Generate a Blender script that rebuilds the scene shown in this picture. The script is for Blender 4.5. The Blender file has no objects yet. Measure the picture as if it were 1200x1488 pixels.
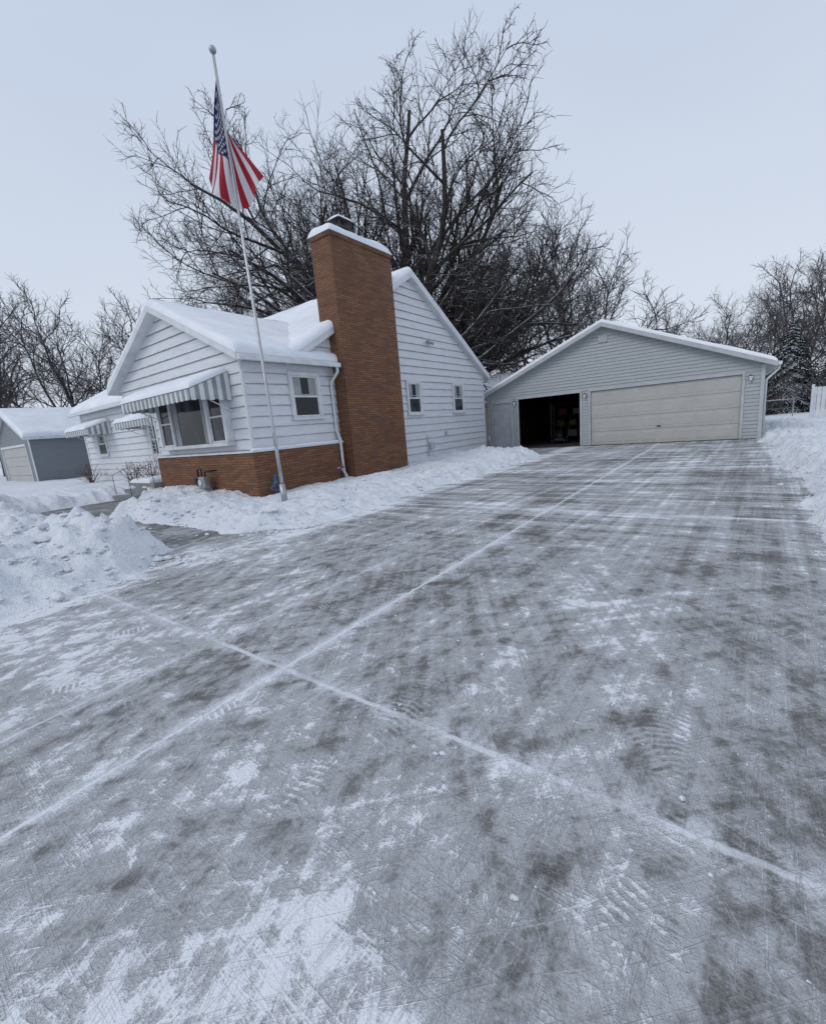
import bpy, bmesh, math, random
import numpy as np
from mathutils import Vector, Matrix
random.seed(7); rng=np.random.RandomState(7)
S=bpy.context.scene
COL=S.collection

# ------------------------------------------------------------------ helpers
def link(o): COL.objects.link(o); return o
def empty(name,loc,label=None,category=None,group=None):
    o=bpy.data.objects.new(name,None); o.location=loc; o.empty_display_size=.3
    link(o)
    if label:o["label"]=label
    if category:o["category"]=category
    if group:o["group"]=group
    return o
def wloc(o):
    v=Vector((0,0,0))
    while o is not None:
        v+=Vector(o.location); o=o.parent
    return v
def sub(name,parent,loc):
    e=empty(name,(0,0,0)); e.parent=parent; e.location=Vector(loc)-wloc(parent); return e
def mesh(name,V,F,mats,parent=None,smooth=False,mi=None,fix=False,label=None,category=None,kind=None):
    V=np.array([tuple(v) for v in V],dtype=float)
    mn=V.min(0);mx=V.max(0)
    org=Vector(((mn[0]+mx[0])/2,(mn[1]+mx[1])/2,mn[2]))
    me=bpy.data.meshes.new(name)
    me.from_pydata([tuple(v) for v in (V-np.array(org))],[],F)
    if not isinstance(mats,(list,tuple)): mats=[mats]
    for m in mats: me.materials.append(m)
    if mi is not None: me.polygons.foreach_set('material_index',mi)
    if smooth: me.polygons.foreach_set('use_smooth',[True]*len(me.polygons))
    me.update()
    if fix:
        bm=bmesh.new(); bm.from_mesh(me); bmesh.ops.recalc_face_normals(bm,faces=bm.faces); bm.to_mesh(me); bm.free()
    o=bpy.data.objects.new(name,me); link(o)
    if parent is not None:
        o.parent=parent; o.location=org-wloc(parent)
    else: o.location=org
    if label:o["label"]=label
    if category:o["category"]=category
    if kind:o["kind"]=kind
    return o
class B:
    def __init__(s): s.V=[];s.F=[];s.M=[]
    def add(s,V,F,m=0):
        n=len(s.V); s.V+= [tuple(v) for v in V]; s.F+=[tuple(i+n for i in f) for f in F]; s.M+=[m]*len(F)
    def box(s,x0,x1,y0,y1,z0,z1,m=0,W=None):
        P=[(x,y,z) for z in (z0,z1) for y in (y0,y1) for x in (x0,x1)]
        if W: P=[W(*p) for p in P]
        s.add(P,[(0,2,3,1),(4,5,7,6),(0,1,5,4),(1,3,7,5),(3,2,6,7),(2,0,4,6)],m)
        return s
    def hexa(s,P,m=0):
        s.add(P,[(0,2,3,1),(4,5,7,6),(0,1,5,4),(1,3,7,5),(3,2,6,7),(2,0,4,6)],m)
    def tube(s,pts,rad,n=8,m=0,cap=True):
        pts=[Vector(p) for p in pts]
        if not hasattr(rad,'__len__'): rad=[rad]*len(pts)
        V=[];F=[]
        u=None
        for i,p in enumerate(pts):
            d=(pts[min(i+1,len(pts)-1)]-pts[max(i-1,0)])
            if d.length<1e-9:d=Vector((0,0,1))
            d.normalize()
            if u is None: u=d.orthogonal().normalized()
            else:
                u=(u-d*u.dot(d))
                u=u.normalized() if u.length>1e-6 else d.orthogonal().normalized()
            w=d.cross(u)
            for k in range(n):
                a=2*math.pi*k/n
                V.append(p+(u*math.cos(a)+w*math.sin(a))*rad[i])
        for i in range(len(pts)-1):
            for k in range(n):
                a=i*n+k;b=i*n+(k+1)%n
                F.append((a,b,b+n,a+n))
        if cap:
            F.append(tuple(reversed(range(n)))); F.append(tuple(range((len(pts)-1)*n,len(pts)*n)))
        s.add(V,F,m)
        return s
    def make(s,name,mats,parent=None,smooth=False,fix=True,bevel=0,**k):
        o=mesh(name,s.V,s.F,mats,parent,smooth,s.M,fix,**k)
        if bevel:
            b=o.modifiers.new('bevel','BEVEL'); b.width=bevel; b.segments=2; b.limit_method='ANGLE'
        return o
def WX(plane): return lambda s_,o,z:(plane+o,s_,z)      # wall facing +X
def WY(plane): return lambda s_,o,z:(s_,plane-o,z)      # wall facing -Y

def hsh(ix,iy,seed):
    v=np.sin(ix*127.1+iy*311.7+seed*74.7)*43758.5453
    return v-np.floor(v)
def vn(x,y,seed=0):
    x=np.asarray(x,float);y=np.asarray(y,float)
    ix=np.floor(x);iy=np.floor(y);fx=x-ix;fy=y-iy
    fx=fx*fx*(3-2*fx);fy=fy*fy*(3-2*fy)
    a=hsh(ix,iy,seed);b=hsh(ix+1,iy,seed);c=hsh(ix,iy+1,seed);d=hsh(ix+1,iy+1,seed)
    return (a+(b-a)*fx)*(1-fy)+(c+(d-c)*fx)*fy
def fbm(x,y,seed=0,o=4):
    r=0;a=.5
    for i in range(o):
        r=r+a*(vn(x,y,seed+i*3)-.5)*2; x,y=(x*.8-y*.6)*2.03+3.1,(x*.6+y*.8)*2.03+1.7;a*=.5
    return r

# ------------------------------------------------------------------ materials
def newmat(name):
    m=bpy.data.materials.new(name); m.use_nodes=True
    nt=m.node_tree; bs=nt.nodes['Principled BSDF']
    return m,nt,bs
class N:
    def __init__(s,nt): s.nt=nt
    def n(s,t,**k):
        nd=s.nt.nodes.new(t)
        for a,b in k.items(): setattr(nd,a,b)
        return nd
    def set(s,inp,v):
        if isinstance(v,bpy.types.NodeSocket): s.nt.links.new(v,inp)
        else: inp.default_value=v
    def m(s,op,a,b=None,c=None,clamp=False):
        nd=s.n('ShaderNodeMath',operation=op,use_clamp=clamp)
        s.set(nd.inputs[0],a)
        if b is not None: s.set(nd.inputs[1],b)
        if c is not None: s.set(nd.inputs[2],c)
        return nd.outputs[0]
    def mix(s,f,a,b):
        nd=s.n('ShaderNodeMix',data_type='RGBA')
        s.set(nd.inputs[0],f)
        for inp,v in((nd.inputs[6],a),(nd.inputs[7],b)):
            if isinstance(v,tuple) and len(v)==3:v=v+(1,)
            s.set(inp,v)
        return nd.outputs[2]
    def noise(s,vec,scale,detail=4,rough=.55,dist=0):
        nd=s.n('ShaderNodeTexNoise'); s.set(nd.inputs['Vector'],vec)
        nd.inputs['Scale'].default_value=scale;nd.inputs['Detail'].default_value=detail
        nd.inputs['Roughness'].default_value=rough;nd.inputs['Distortion'].default_value=dist
        return nd.outputs['Fac']
    def voro(s,vec,scale,rnd=1):
        nd=s.n('ShaderNodeTexVoronoi'); s.set(nd.inputs['Vector'],vec); nd.inputs['Scale'].default_value=scale
        nd.inputs['Randomness'].default_value=rnd
        return nd.outputs['Distance'],nd.outputs['Color']
    def ramp(s,f,stops):
        nd=s.n('ShaderNodeValToRGB'); cr=nd.color_ramp; cr.interpolation='LINEAR'
        while len(cr.elements)<len(stops): cr.elements.new(.5)
        for e,(p,c) in zip(cr.elements,stops): e.position=p; e.color=tuple(c)+(1,)
        s.set(nd.inputs[0],f); return nd.outputs[0]
    def map(s,vec,scale=(1,1,1),rot=(0,0,0),loc=(0,0,0)):
        if rot!=(0,0,0):
            r=s.n('ShaderNodeMapping'); s.set(r.inputs['Vector'],vec); r.inputs['Rotation'].default_value=rot; vec=r.outputs[0]
        nd=s.n('ShaderNodeMapping'); s.set(nd.inputs['Vector'],vec)
        nd.inputs['Scale'].default_value=scale;nd.inputs['Location'].default_value=loc
        return nd.outputs[0]
    def ss(s,v,a,b,lo=0.,hi=1.):
        nd=s.n('ShaderNodeMapRange',interpolation_type='SMOOTHSTEP'); s.set(nd.inputs[0],v)
        nd.inputs[1].default_value=a;nd.inputs[2].default_value=b;nd.inputs[3].default_value=lo;nd.inputs[4].default_value=hi
        return nd.outputs[0]
    def pos(s): return s.n('ShaderNodeNewGeometry').outputs['Position']
    def sep(s,v):
        nd=s.n('ShaderNodeSeparateXYZ'); s.set(nd.inputs[0],v); return nd.outputs
    def comb(s,x,y,z):
        nd=s.n('ShaderNodeCombineXYZ'); s.set(nd.inputs[0],x);s.set(nd.inputs[1],y);s.set(nd.inputs[2],z); return nd.outputs[0]
    def bump(s,h,strength=.3,dist=.02,normal=None):
        nd=s.n('ShaderNodeBump'); nd.inputs['Strength'].default_value=strength;nd.inputs['Distance'].default_value=dist
        s.set(nd.inputs['Height'],h)
        if normal: s.set(nd.inputs['Normal'],normal)
        return nd.outputs[0]
def simple(name,col,rough=.6,metal=0,var=.12,scale=3,bump=0,bscale=40,spec=.4):
    m,nt,bs=newmat(name); g=N(nt); p=g.pos()
    f=g.noise(p,scale,4,.6)
    c2=tuple(max(0,c*(1-var*1.6)) for c in col); c1=tuple(min(1,c*(1+var*.6)) for c in col)
    g.set(bs.inputs['Base Color'],g.mix(g.ss(f,.3,.7),c2,c1))
    bs.inputs['Roughness'].default_value=rough; bs.inputs['Metallic'].default_value=metal
    bs.inputs['Specular IOR Level'].default_value=spec
    if bump: g.set(bs.inputs['Normal'],g.bump(g.noise(p,bscale,3),bump,.01))
    return m
def mk_snow(name,b=.5):
    m,nt,bs=newmat(name); g=N(nt); p=g.pos()
    f=g.noise(p,1.3,4,.6); f2=g.noise(p,60,2)
    g.set(bs.inputs['Base Color'],g.mix(g.ss(f,.3,.7),(.75,.78,.83),(.85,.87,.90)))
    bs.inputs['Roughness'].default_value=.85; bs.inputs['Specular IOR Level'].default_value=.15
    h=g.m('ADD',g.noise(p,7,5,.65),g.m('MULTIPLY',f2,.25))
    g.set(bs.inputs['Normal'],g.bump(h,b,.07))
    return m
M_snow=mk_snow('snow',1.0); M_roofsnow=mk_snow('roof_snow',.2)
def mk_siding(name,col,dark,lap,z0,dirt_shade=.5):
    m,nt,bs=newmat(name); g=N(nt); p=g.pos(); x,y,z=g.sep(p)
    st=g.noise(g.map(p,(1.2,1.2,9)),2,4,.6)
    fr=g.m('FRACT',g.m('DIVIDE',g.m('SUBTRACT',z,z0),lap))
    edge=g.m('MULTIPLY',g.ss(fr,0.0,.10,1,0),g.ss(g.noise(g.map(p,(1,1,.3)),2.5,4),.35,.6))  # broken dirt line at each board's foot, with lap shade painted in
    top=g.ss(fr,.86,1.0)  # lap shade painted as a dark line under the board above
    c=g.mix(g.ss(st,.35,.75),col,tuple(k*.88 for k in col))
    c=g.mix(g.m('MULTIPLY',edge,dirt_shade),c,dark)
    c=g.mix(g.m('MULTIPLY',top,dirt_shade*.45),c,dark)
    g.set(bs.inputs['Base Color'],c); bs.inputs['Roughness'].default_value=.5
    bs.inputs['Specular IOR Level'].default_value=.3
    return m
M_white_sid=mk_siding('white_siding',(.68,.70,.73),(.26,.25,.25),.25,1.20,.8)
M_sid_dark=simple('siding_underside_shade',(.16,.16,.17),.8)  # lap shade put into the colour of the board undersides
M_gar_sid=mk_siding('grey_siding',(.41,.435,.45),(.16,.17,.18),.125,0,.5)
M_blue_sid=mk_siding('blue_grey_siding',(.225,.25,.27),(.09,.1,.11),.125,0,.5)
M_trim=simple('white_trim',(.66,.68,.70),.45,var=.08)
M_trim_grey=simple('grey_trim',(.47,.49,.51),.45,var=.08)
M_yellow=simple('pale_yellow_siding',(.50,.46,.30),.6)
M_cream=simple('cream_door_paint',(.46,.455,.43),.5,var=.05,scale=1.2)
M_metal=simple('galvanised_metal',(.40,.41,.43),.4,.7,var=.15,scale=8)
M_alu=simple('aluminium_pole',(.46,.47,.49),.35,.75,var=.1,scale=6)
M_iron=simple('black_iron',(.035,.035,.04),.5,.3)
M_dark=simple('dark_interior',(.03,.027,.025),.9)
M_darkwood=simple('dark_wood',(.05,.038,.028),.8)
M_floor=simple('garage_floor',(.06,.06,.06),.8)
M_concrete=simple('step_concrete',(.26,.26,.27),.8,bump=.3)
M_card=simple('cardboard',(.10,.07,.045),.8)
M_yel=simple('yellow_plastic',(.20,.13,.03),.5)
M_blue=simple('blue_plastic',(.03,.12,.33),.4)
M_red=simple('red_plastic',(.12,.025,.025),.4)
M_white_p=simple('grey_plastic',(.20,.20,.20),.4)
M_pink=simple('pink_plastic',(.5,.22,.32),.4)
M_rope=simple('white_rope',(.6,.6,.6),.8)
M_curt=simple('curtain_fabric',(.36,.37,.38),.9)
M_metal_stripe=simple('awning_stripe',(.27,.295,.295),.5)
def mk_glass():
    m,nt,bs=newmat('window_glass'); g=N(nt); p=g.pos()
    f=g.noise(g.map(p,(1,1,.6)),1.7,3,.5)
    g.set(bs.inputs['Base Color'],g.mix(g.ss(f,.42,.62),(.012,.014,.018),(.05,.055,.06)))
    bs.inputs['Roughness'].default_value=.04; bs.inputs['Specular IOR Level'].default_value=.35
    g.set(bs.inputs['Normal'],g.bump(g.noise(p,1.1,1),.15,.05))
    return m
M_glass=mk_glass()
def mk_brick():
    m,nt,bs=newmat('roman_brick'); g=N(nt); p=g.pos(); x,y,z=g.sep(p)
    v=g.comb(g.m('ADD',x,y),z,0.0)
    b=g.n('ShaderNodeTexBrick'); g.set(b.inputs['Vector'],v)
    b.inputs['Scale'].default_value=1; b.inputs['Brick Width'].default_value=.30; b.inputs['Row Height'].default_value=.062
    b.inputs['Mortar Size'].default_value=.009; b.inputs['Mortar Smooth'].default_value=.3; b.inputs['Bias'].default_value=-.1
    b.inputs['Color1'].default_value=(.25,.112,.05,1); b.inputs['Color2'].default_value=(.14,.058,.03,1)
    b.inputs['Mortar'].default_value=(.08,.05,.036,1)
    big=g.noise(p,1.1,4,.6)
    c=g.mix(g.ss(big,.42,.72,0,.6),b.outputs['Color'],(.13,.055,.03))
    fr=g.ss(g.noise(g.map(v,(3.3,17,1)),1,2),.64,.74)
    c=g.mix(g.m('MULTIPLY',fr,.45),c,(.34,.22,.14))
    dk=g.ss(g.noise(g.map(v,(3.3,17,1),loc=(9,4,0)),1,2),.60,.70)
    c=g.mix(g.m('MULTIPLY',dk,.55),c,(.07,.035,.022))
    c=g.mix(g.m('MULTIPLY',g.m('MULTIPLY',g.ss(z,5.4,6.4),g.ss(g.noise(p,3,4),.45,.65)),.6),c,(.08,.04,.025))
    g.set(bs.inputs['Base Color'],c); bs.inputs['Roughness'].default_value=.8
    g.set(bs.inputs['Normal'],g.bump(g.m('SUBTRACT',1.0,b.outputs['Fac']),.8,.01))
    return m
M_brick=mk_brick()
def mk_bark(name,col,snow=.9,lo=.35,hi=.75):
    m,nt,bs=newmat(name); g=N(nt); p=g.pos()
    nz=g.sep(g.n('ShaderNodeNewGeometry').outputs['Normal'])[2]
    f=g.noise(g.map(p,(1,1,.3)),9,2,.6)
    c=g.mix(g.ss(f,.3,.7),tuple(k*.55 for k in col),col)
    s=g.m('MULTIPLY',g.ss(g.m('ADD',nz,g.m('MULTIPLY',g.m('SUBTRACT',g.noise(p,1.5,2),.5),.9)),lo,hi),snow)
    g.set(bs.inputs['Base Color'],g.mix(s,c,(.74,.78,.84)))
    bs.inputs['Roughness'].default_value=.9; bs.inputs['Specular IOR Level'].default_value=.1
    return m
M_bark=mk_bark('bark',(.075,.064,.06),1,.25,.5)
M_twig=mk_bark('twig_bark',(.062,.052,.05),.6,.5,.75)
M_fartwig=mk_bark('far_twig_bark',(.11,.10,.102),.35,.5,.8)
M_needle=mk_bark('snowy_needles',(.03,.042,.04),.9,.4,.75)
M_shrub=mk_bark('dry_shrub',(.16,.08,.06),.5,.5,.8)

# driveway: thin scraped snow over concrete
def mk_drive(name,path=False):
    m,nt,bs=newmat(name); g=N(nt); p=g.pos(); x,y,z=g.sep(p)
    def c0(v,k): return g.m('MULTIPLY',g.m('SUBTRACT',v,.5),k)
    def add(*t):
        a=t[0]
        for q in t[1:]: a=g.m('ADD',a,q)
        return a
    def ridge(v,w): return g.ss(g.m('ABSOLUTE',g.m('SUBTRACT',v,.5)),0,w,1,0)
    warp=g.noise(p,.7,3,.5)
    grit=g.noise(p,170,2,.7)
    big=g.noise(p,.55,3,.5,.5)
    med=g.noise(p,1.9,6,.66,.8)
    med2=g.noise(g.map(p,(1,1,1),loc=(7,3,0)),5.5,5,.70,1.2)
    sx=g.noise(g.map(p,(.30,3.4,1)),1.0,5,.62,.25)
    sx2=g.noise(g.map(p,(.35,13,1),(0,0,.04)),1.0,4,.6,.1)
    sy=g.noise(g.map(p,(8.0,.30,1),(0,0,.05)),1.0,5,.66,.15)
    sd=g.noise(g.map(p,(12.0,.6,1),(0,0,.8)),1.0,4,.65,.3)
    se=g.noise(g.map(p,(11.0,.5,1),(0,0,-.55)),1.0,4,.65,.3)
    fine=g.noise(p,26,4,.78)
    grain=g.noise(p,90,2,.75)
    far=g.ss(y,2.5,7.5)
    near=g.m('SUBTRACT',1.0,far)
    lines=add(g.m('MULTIPLY',ridge(sx2,.012),g.m('ADD',.14,g.m('MULTIPLY',far,.34))),
              g.m('MULTIPLY',ridge(sx,.010),.30),
              g.m('MULTIPLY',ridge(sy,.011),.42),
              g.m('MULTIPLY',ridge(sd,.013),g.m('MULTIPLY',near,.34)),
              g.m('MULTIPLY',ridge(se,.013),g.m('MULTIPLY',near,.34)))
    lines=g.m('MULTIPLY',lines,g.ss(med2,.35,.6,.25,1))
    a=add(c0(big,1.4),c0(med,2.5),c0(med2,g.m('ADD',.8,g.m('MULTIPLY',near,1.5))),
          c0(sx,g.m('ADD',.6,g.m('MULTIPLY',far,2.6))),c0(sx2,g.m('ADD',.4,g.m('MULTIPLY',far,2.0))),c0(sy,2.1),
          c0(sd,g.m('MULTIPLY',near,1.6)),c0(se,g.m('MULTIPLY',near,1.6)),lines)
    def tread(xc,w,ang,off,k):
        q=g.map(p,(1,1,1),(0,0,ang)); qx,qy,_=g.sep(q)
        dx=g.m('ABSOLUTE',g.m('SUBTRACT',g.m('ADD',qx,g.m('MULTIPLY',g.m('SUBTRACT',warp,.5),.12)),xc))
        band_=g.ss(dx,w*.85,w,1,0)
        saw=g.m('SINE',g.m('ADD',g.m('ADD',g.m('MULTIPLY',qy,2*math.pi/.034),g.m('MULTIPLY',dx,46.)),c0(fine,3.)))
        br=g.ss(g.noise(g.map(p,(1,1,1),(0,0,0),(off,off,0)),1.6,4,.7),.48,.62)
        return g.m('MULTIPLY',g.m('MULTIPLY',band_,br),g.m('MULTIPLY',g.ss(saw,-.4,.4,-1,1),k))
    def band(xc,w,amt,wob=.25):
        dx=g.m('ABSOLUTE',g.m('SUBTRACT',g.m('ADD',x,g.m('MULTIPLY',g.m('SUBTRACT',warp,.5),wob)),xc))
        return g.m('MULTIPLY',g.ss(dx,w*.4,w,1,0),amt)
    if not path:
        for t in ((-1.3,.10,.02,3.,.20),(-.1,.10,-.04,9.,.18),(.9,.10,-.62,23.,.2)): a=g.m('ADD',a,tread(*t))
        for bnd in ((-2.55,.22,-.22),(-.9,.4,.15),(.2,.3,-.22),(-5.3,.45,.65),(1.0,.35,.5)): a=g.m('ADD',a,band(*bnd))
        q=g.map(p,(2.6,1.15,1),(0,0,.35)); bd,bc=g.voro(q,1.0,.9); br_,bg_,_=g.sep(bc)
        foot=g.m('MULTIPLY',g.ss(bd,.15,.185,1,0),g.m('GREATER_THAN',br_,.5))
        bars=g.m('SINE',g.m('MULTIPLY',g.sep(q)[1],2*math.pi*26))
        a=g.m('ADD',a,g.m('MULTIPLY',foot,g.m('MULTIPLY',g.ss(bars,-.3,.5,-1,.7),.28)))
        patch=g.m('MULTIPLY',g.ss(x,-3.2,-2.95,1,0),g.ss(y,1.35,1.5,1,0))
        a=g.m('ADD',a,g.m('MULTIPLY',patch,.28))
        a=g.m('ADD',a,.15)
    else: a=g.m('ADD',a,-.30)
    gr=g.m('ADD',c0(fine,1.3),c0(grain,1.2))
    L=add(.5,g.m('MULTIPLY',a,.50),g.m('MULTIPLY',gr,.32))
    c=g.ramp(L,((.06,(.10,.097,.092)),(.30,(.18,.177,.172)),(.47,(.31,.312,.316)),(.62,(.46,.467,.482)),(.77,(.62,.63,.65)),(.94,(.82,.835,.865))))
    c=g.mix(g.m('MULTIPLY',g.ss(grit,.45,.7,0,.45),g.ss(L,.55,.3)),c,(.42,.42,.42))
    thick=g.ss(L,.62,.95)
    vd,vc=g.voro(p,42); cr_=g.sep(vc)[0]
    spk=g.m('MULTIPLY',g.ss(vd,.16,.34,1,0),g.m('MULTIPLY',g.m('GREATER_THAN',cr_,.70),g.ss(g.m('ADD',med2,c0(med,.8)),.49,.61)))
    c=g.mix(g.m('MULTIPLY',spk,.8),c,(.81,.83,.86))
    j=g.m('MAXIMUM',thick,spk)
    if not path:
        jn=g.m('ADD',c0(g.noise(p,9,4,.7),.05),c0(warp,.03))
        brk=g.noise(p,1.6,4,.65)
        def joint(c_,coord,w,st):
            d=g.m('ABSOLUTE',g.m('ADD',g.m('SUBTRACT',coord,c_),jn))
            soft=g.m('MULTIPLY',g.ss(d,w*.3,w*5.5,1,0),.6)
            return g.m('MULTIPLY',g.m('MAXIMUM',g.ss(d,w*.4,w*1.2,1,0),g.m('MULTIPLY',soft,g.ss(L,.2,.7))),st)
        js=g.m('MULTIPLY',joint(-2.18,x,.018,.95),g.ss(brk,.30,.42,.6,1))
        cr=joint(1.44,y,.022,.8)
        for yc,w,st in ((-3.4,.03,.8),(6.3,.035,.95),(11.25,.05,.95),(15.6,.055,.9)): cr=g.m('MAXIMUM',cr,joint(yc,y,w,st))
        js=g.m('MAXIMUM',js,g.m('MULTIPLY',cr,g.ss(brk,.38,.55,.45,1)))
        js=g.m('MAXIMUM',js,g.m('MULTIPLY',g.m('MULTIPLY',joint(-2.95,x,.016,.7),g.ss(y,5.,3.,0,1)),g.ss(brk,.4,.55,.3,1)))
        c=g.mix(js,c,(.80,.82,.86)); j=g.m('MAXIMUM',j,js)
    g.set(bs.inputs['Base Color'],c)
    g.set(bs.inputs['Roughness'],g.ss(L,.1,.6,.7,.95))
    bs.inputs['Specular IOR Level'].default_value=.15
    h=add(g.m('MULTIPLY',j,.8),g.m('MULTIPLY',L,1.0),g.m('MULTIPLY',grit,.15))
    g.set(bs.inputs['Normal'],g.bump(h,.8,.014))
    return m
M_drive=mk_drive('frosted_concrete'); M_path=mk_drive('frosted_path',True)

# ------------------------------------------------------------------ camera
cam=bpy.data.cameras.new('camera'); co=bpy.data.objects.new('camera',cam); link(co)
cam.sensor_fit='VERTICAL'; cam.sensor_height=36; cam.lens=626/1488*36; cam.clip_end=3000; cam.clip_start=.05
X=Vector((.808,-.046,.5875)).normalized(); Yv=Vector((.5835,.2058,-.7855)); Yv=(Yv-X*Yv.dot(X)).normalized(); Z=X.cross(Yv)
R=Matrix((X,Yv,Z))
co.matrix_world=Matrix.Translation((0,0,1.4))@R.to_4x4()
S.camera=co

# ------------------------------------------------------------------ world + sun
w=bpy.data.worlds.new('World'); S.world=w; w.use_nodes=True; nt=w.node_tree; g=N(nt)
bg=nt.nodes['Background']
sky=g.n('ShaderNodeTexSky',sky_type='NISHITA'); sky.sun_disc=False
sky.sun_elevation=math.radians(42); sky.sun_rotation=math.radians(200)
sky.air_density=1.0; sky.dust_density=3.0
tc=g.n('ShaderNodeTexCoord').outputs['Generated']
zz=g.sep(tc)[2]
cl=g.noise(g.map(tc,(1,1,2.5)),1.6,4,.5)
grad=g.mix(g.ss(zz,-.05,.85),(6.7,7.3,8.25),(4.95,5.8,7.35))
grad=g.mix(g.ss(cl,.3,.7,0,.25),grad,(6.9,7.45,8.4))
g.set(bg.inputs['Color'],g.mix(.94,sky.outputs[0],grad)); bg.inputs['Strength'].default_value=.106
sl=bpy.data.lights.new('sun','SUN'); sl.energy=.75; sl.angle=math.radians(25); sl.color=(1,.97,.92)
so=bpy.data.objects.new('sun',sl); link(so)
az=math.radians(200); el=math.radians(42)
d=Vector((math.sin(az)*math.cos(el),math.cos(az)*math.cos(el),math.sin(el)))
so.rotation_euler=d.to_track_quat('Z','Y').to_euler(); so.location=(0,-5,30)
S.view_settings.view_transform='Standard'; S.view_settings.look='None'; S.view_settings.exposure=0

# ------------------------------------------------------------------ terrain
def axis(fine0,fine1,step,lo,hi):
    a=list(np.arange(fine0,fine1,step)); s=step; v=a[-1]
    while v<hi: s*=1.12; v+=s; a.append(v)
    s=step; v=a[0]; b=[]
    while v>lo: s*=1.12; v-=s; b.append(v)
    return np.array(b[::-1]+a)
xs=axis(-14,2.5,.042,-700,700); ys=axis(-.5,19.5,.05,-300,900)
GX,GY=np.meshgrid(xs,ys)
def rect(x,y,x0,x1,y0,y1):
    dx=np.maximum(x0-x,x-x1); dy=np.maximum(y0-y,y-y1)
    return np.minimum(np.maximum(dx,dy),0)+np.hypot(np.maximum(dx,0),np.maximum(dy,0))
def terrain(x,y):
    d=rect(x,y,-5.35,.9,-14,19.2)
    d=np.minimum(d,rect(x,y,-9.6,.9,15.3,19.4))
    d=np.minimum(d,rect(x,y,-9.25,.75,19.0,27.0))
    d=np.minimum(d,rect(x,y,-14.2,-5.2,2.55,3.60))
    d=np.minimum(d,rect(x,y,-14.8,-11.3,2.9,5.1))
    d=np.minimum(d,rect(x,y,-60,60,-22,-14))
    d=np.minimum(d,np.hypot(x+5.2,y-3.0)-1.15)
    d=d+.24*fbm(x*.9,y*.9,3)+.17*fbm(x*3.5,y*3.5,9,4)
    A=np.full_like(x,.22)
    left=(1/(1+np.exp((x+5.6)*4)))*(1/(1+np.exp((y-2.9)*4)))
    A=A+left*.08
    isl=(1/(1+np.exp(-(x+9.2)*4)))*(1/(1+np.exp((x+5.0)*4)))*(1/(1+np.exp(-(y-3.2)*3)))
    A=A-isl*.12
    A=A+isl*.17*np.exp(-((y-13.8)/2.2)**2)+isl*.08*np.exp(-((x+7.3)/.7)**2)
    ridge=np.exp(-((d-.6)/.4)**2)
    dp=np.maximum(d,0)
    plow=np.exp(-dp/3.0)
    h=A*(1-np.exp(-dp/.42))
    h=h+ridge*(.10*left+.06)*(1+1.5*fbm(x*1.3,y*1.3,21))*(dp>0)
    k=np.clip(dp/.3,0,1)
    lump=np.abs(fbm(x*3.2,y*3.2,12,4))
    crag=np.clip(fbm(x*2.1+4,y*2.1,41,5)*3,-.3,1)
    clod=np.clip(fbm(x*6.5,y*6.5,51,3)*2.2-.1,0,.8)
    h=h+k*plow*(.12*fbm(x*1.4,y*1.4,5)+lump*(.15+.08*left)+crag*(.065+.05*left)+clod*(.09+.04*left)+.065*fbm(x*12,y*12,14,3))
    h=h+k*.08*fbm(x*.35,y*.35,33)+k*.06*fbm(x*1.1,y*1.1,35)
    h=np.where(d<0,np.maximum(d*.5,-.06),h)
    return h
GZ=terrain(GX,GY)
nx,ny=len(xs),len(ys)
V=np.stack([GX.ravel(),GY.ravel(),GZ.ravel()],1)
idx=np.arange(nx*ny).reshape(ny,nx)
F=np.stack([idx[:-1,:-1].ravel(),idx[:-1,1:].ravel(),idx[1:,1:].ravel(),idx[1:,:-1].ravel()],1)
me=bpy.data.meshes.new('snow_ground'); me.vertices.add(len(V)); me.vertices.foreach_set('co',V.ravel())
me.loops.add(F.size); me.loops.foreach_set('vertex_index',F.ravel())
me.polygons.add(len(F)); me.polygons.foreach_set('loop_start',np.arange(0,F.size,4)); me.polygons.foreach_set('loop_total',np.full(len(F),4))
me.polygons.foreach_set('use_smooth',np.ones(len(F),bool)); me.materials.append(M_snow); me.update(); me.validate()
o=bpy.data.objects.new('snow_ground',me); link(o); o['kind']='structure'
def th(x,y): return float(terrain(np.array([float(x)]),np.array([float(y)]))[0])
def sheet(name,rects,z,mat):
    b=B()
    for x0,x1,y0,y1 in rects: b.add([(x0,y0,z),(x1,y0,z),(x1,y1,z),(x0,y1,z)],[(0,1,2,3)])
    return b.make(name,mat,fix=False,kind='structure')
sheet('driveway',[(-6.4,1.6,-14,19.1),(-9.7,-6.4,14.3,19.1)],0,M_drive)
sheet('path',[(-16,-6.4,1.6,6.0)],0,M_path)
sheet('road',[(-70,70,-22.5,-14)],0,M_path)

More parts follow.
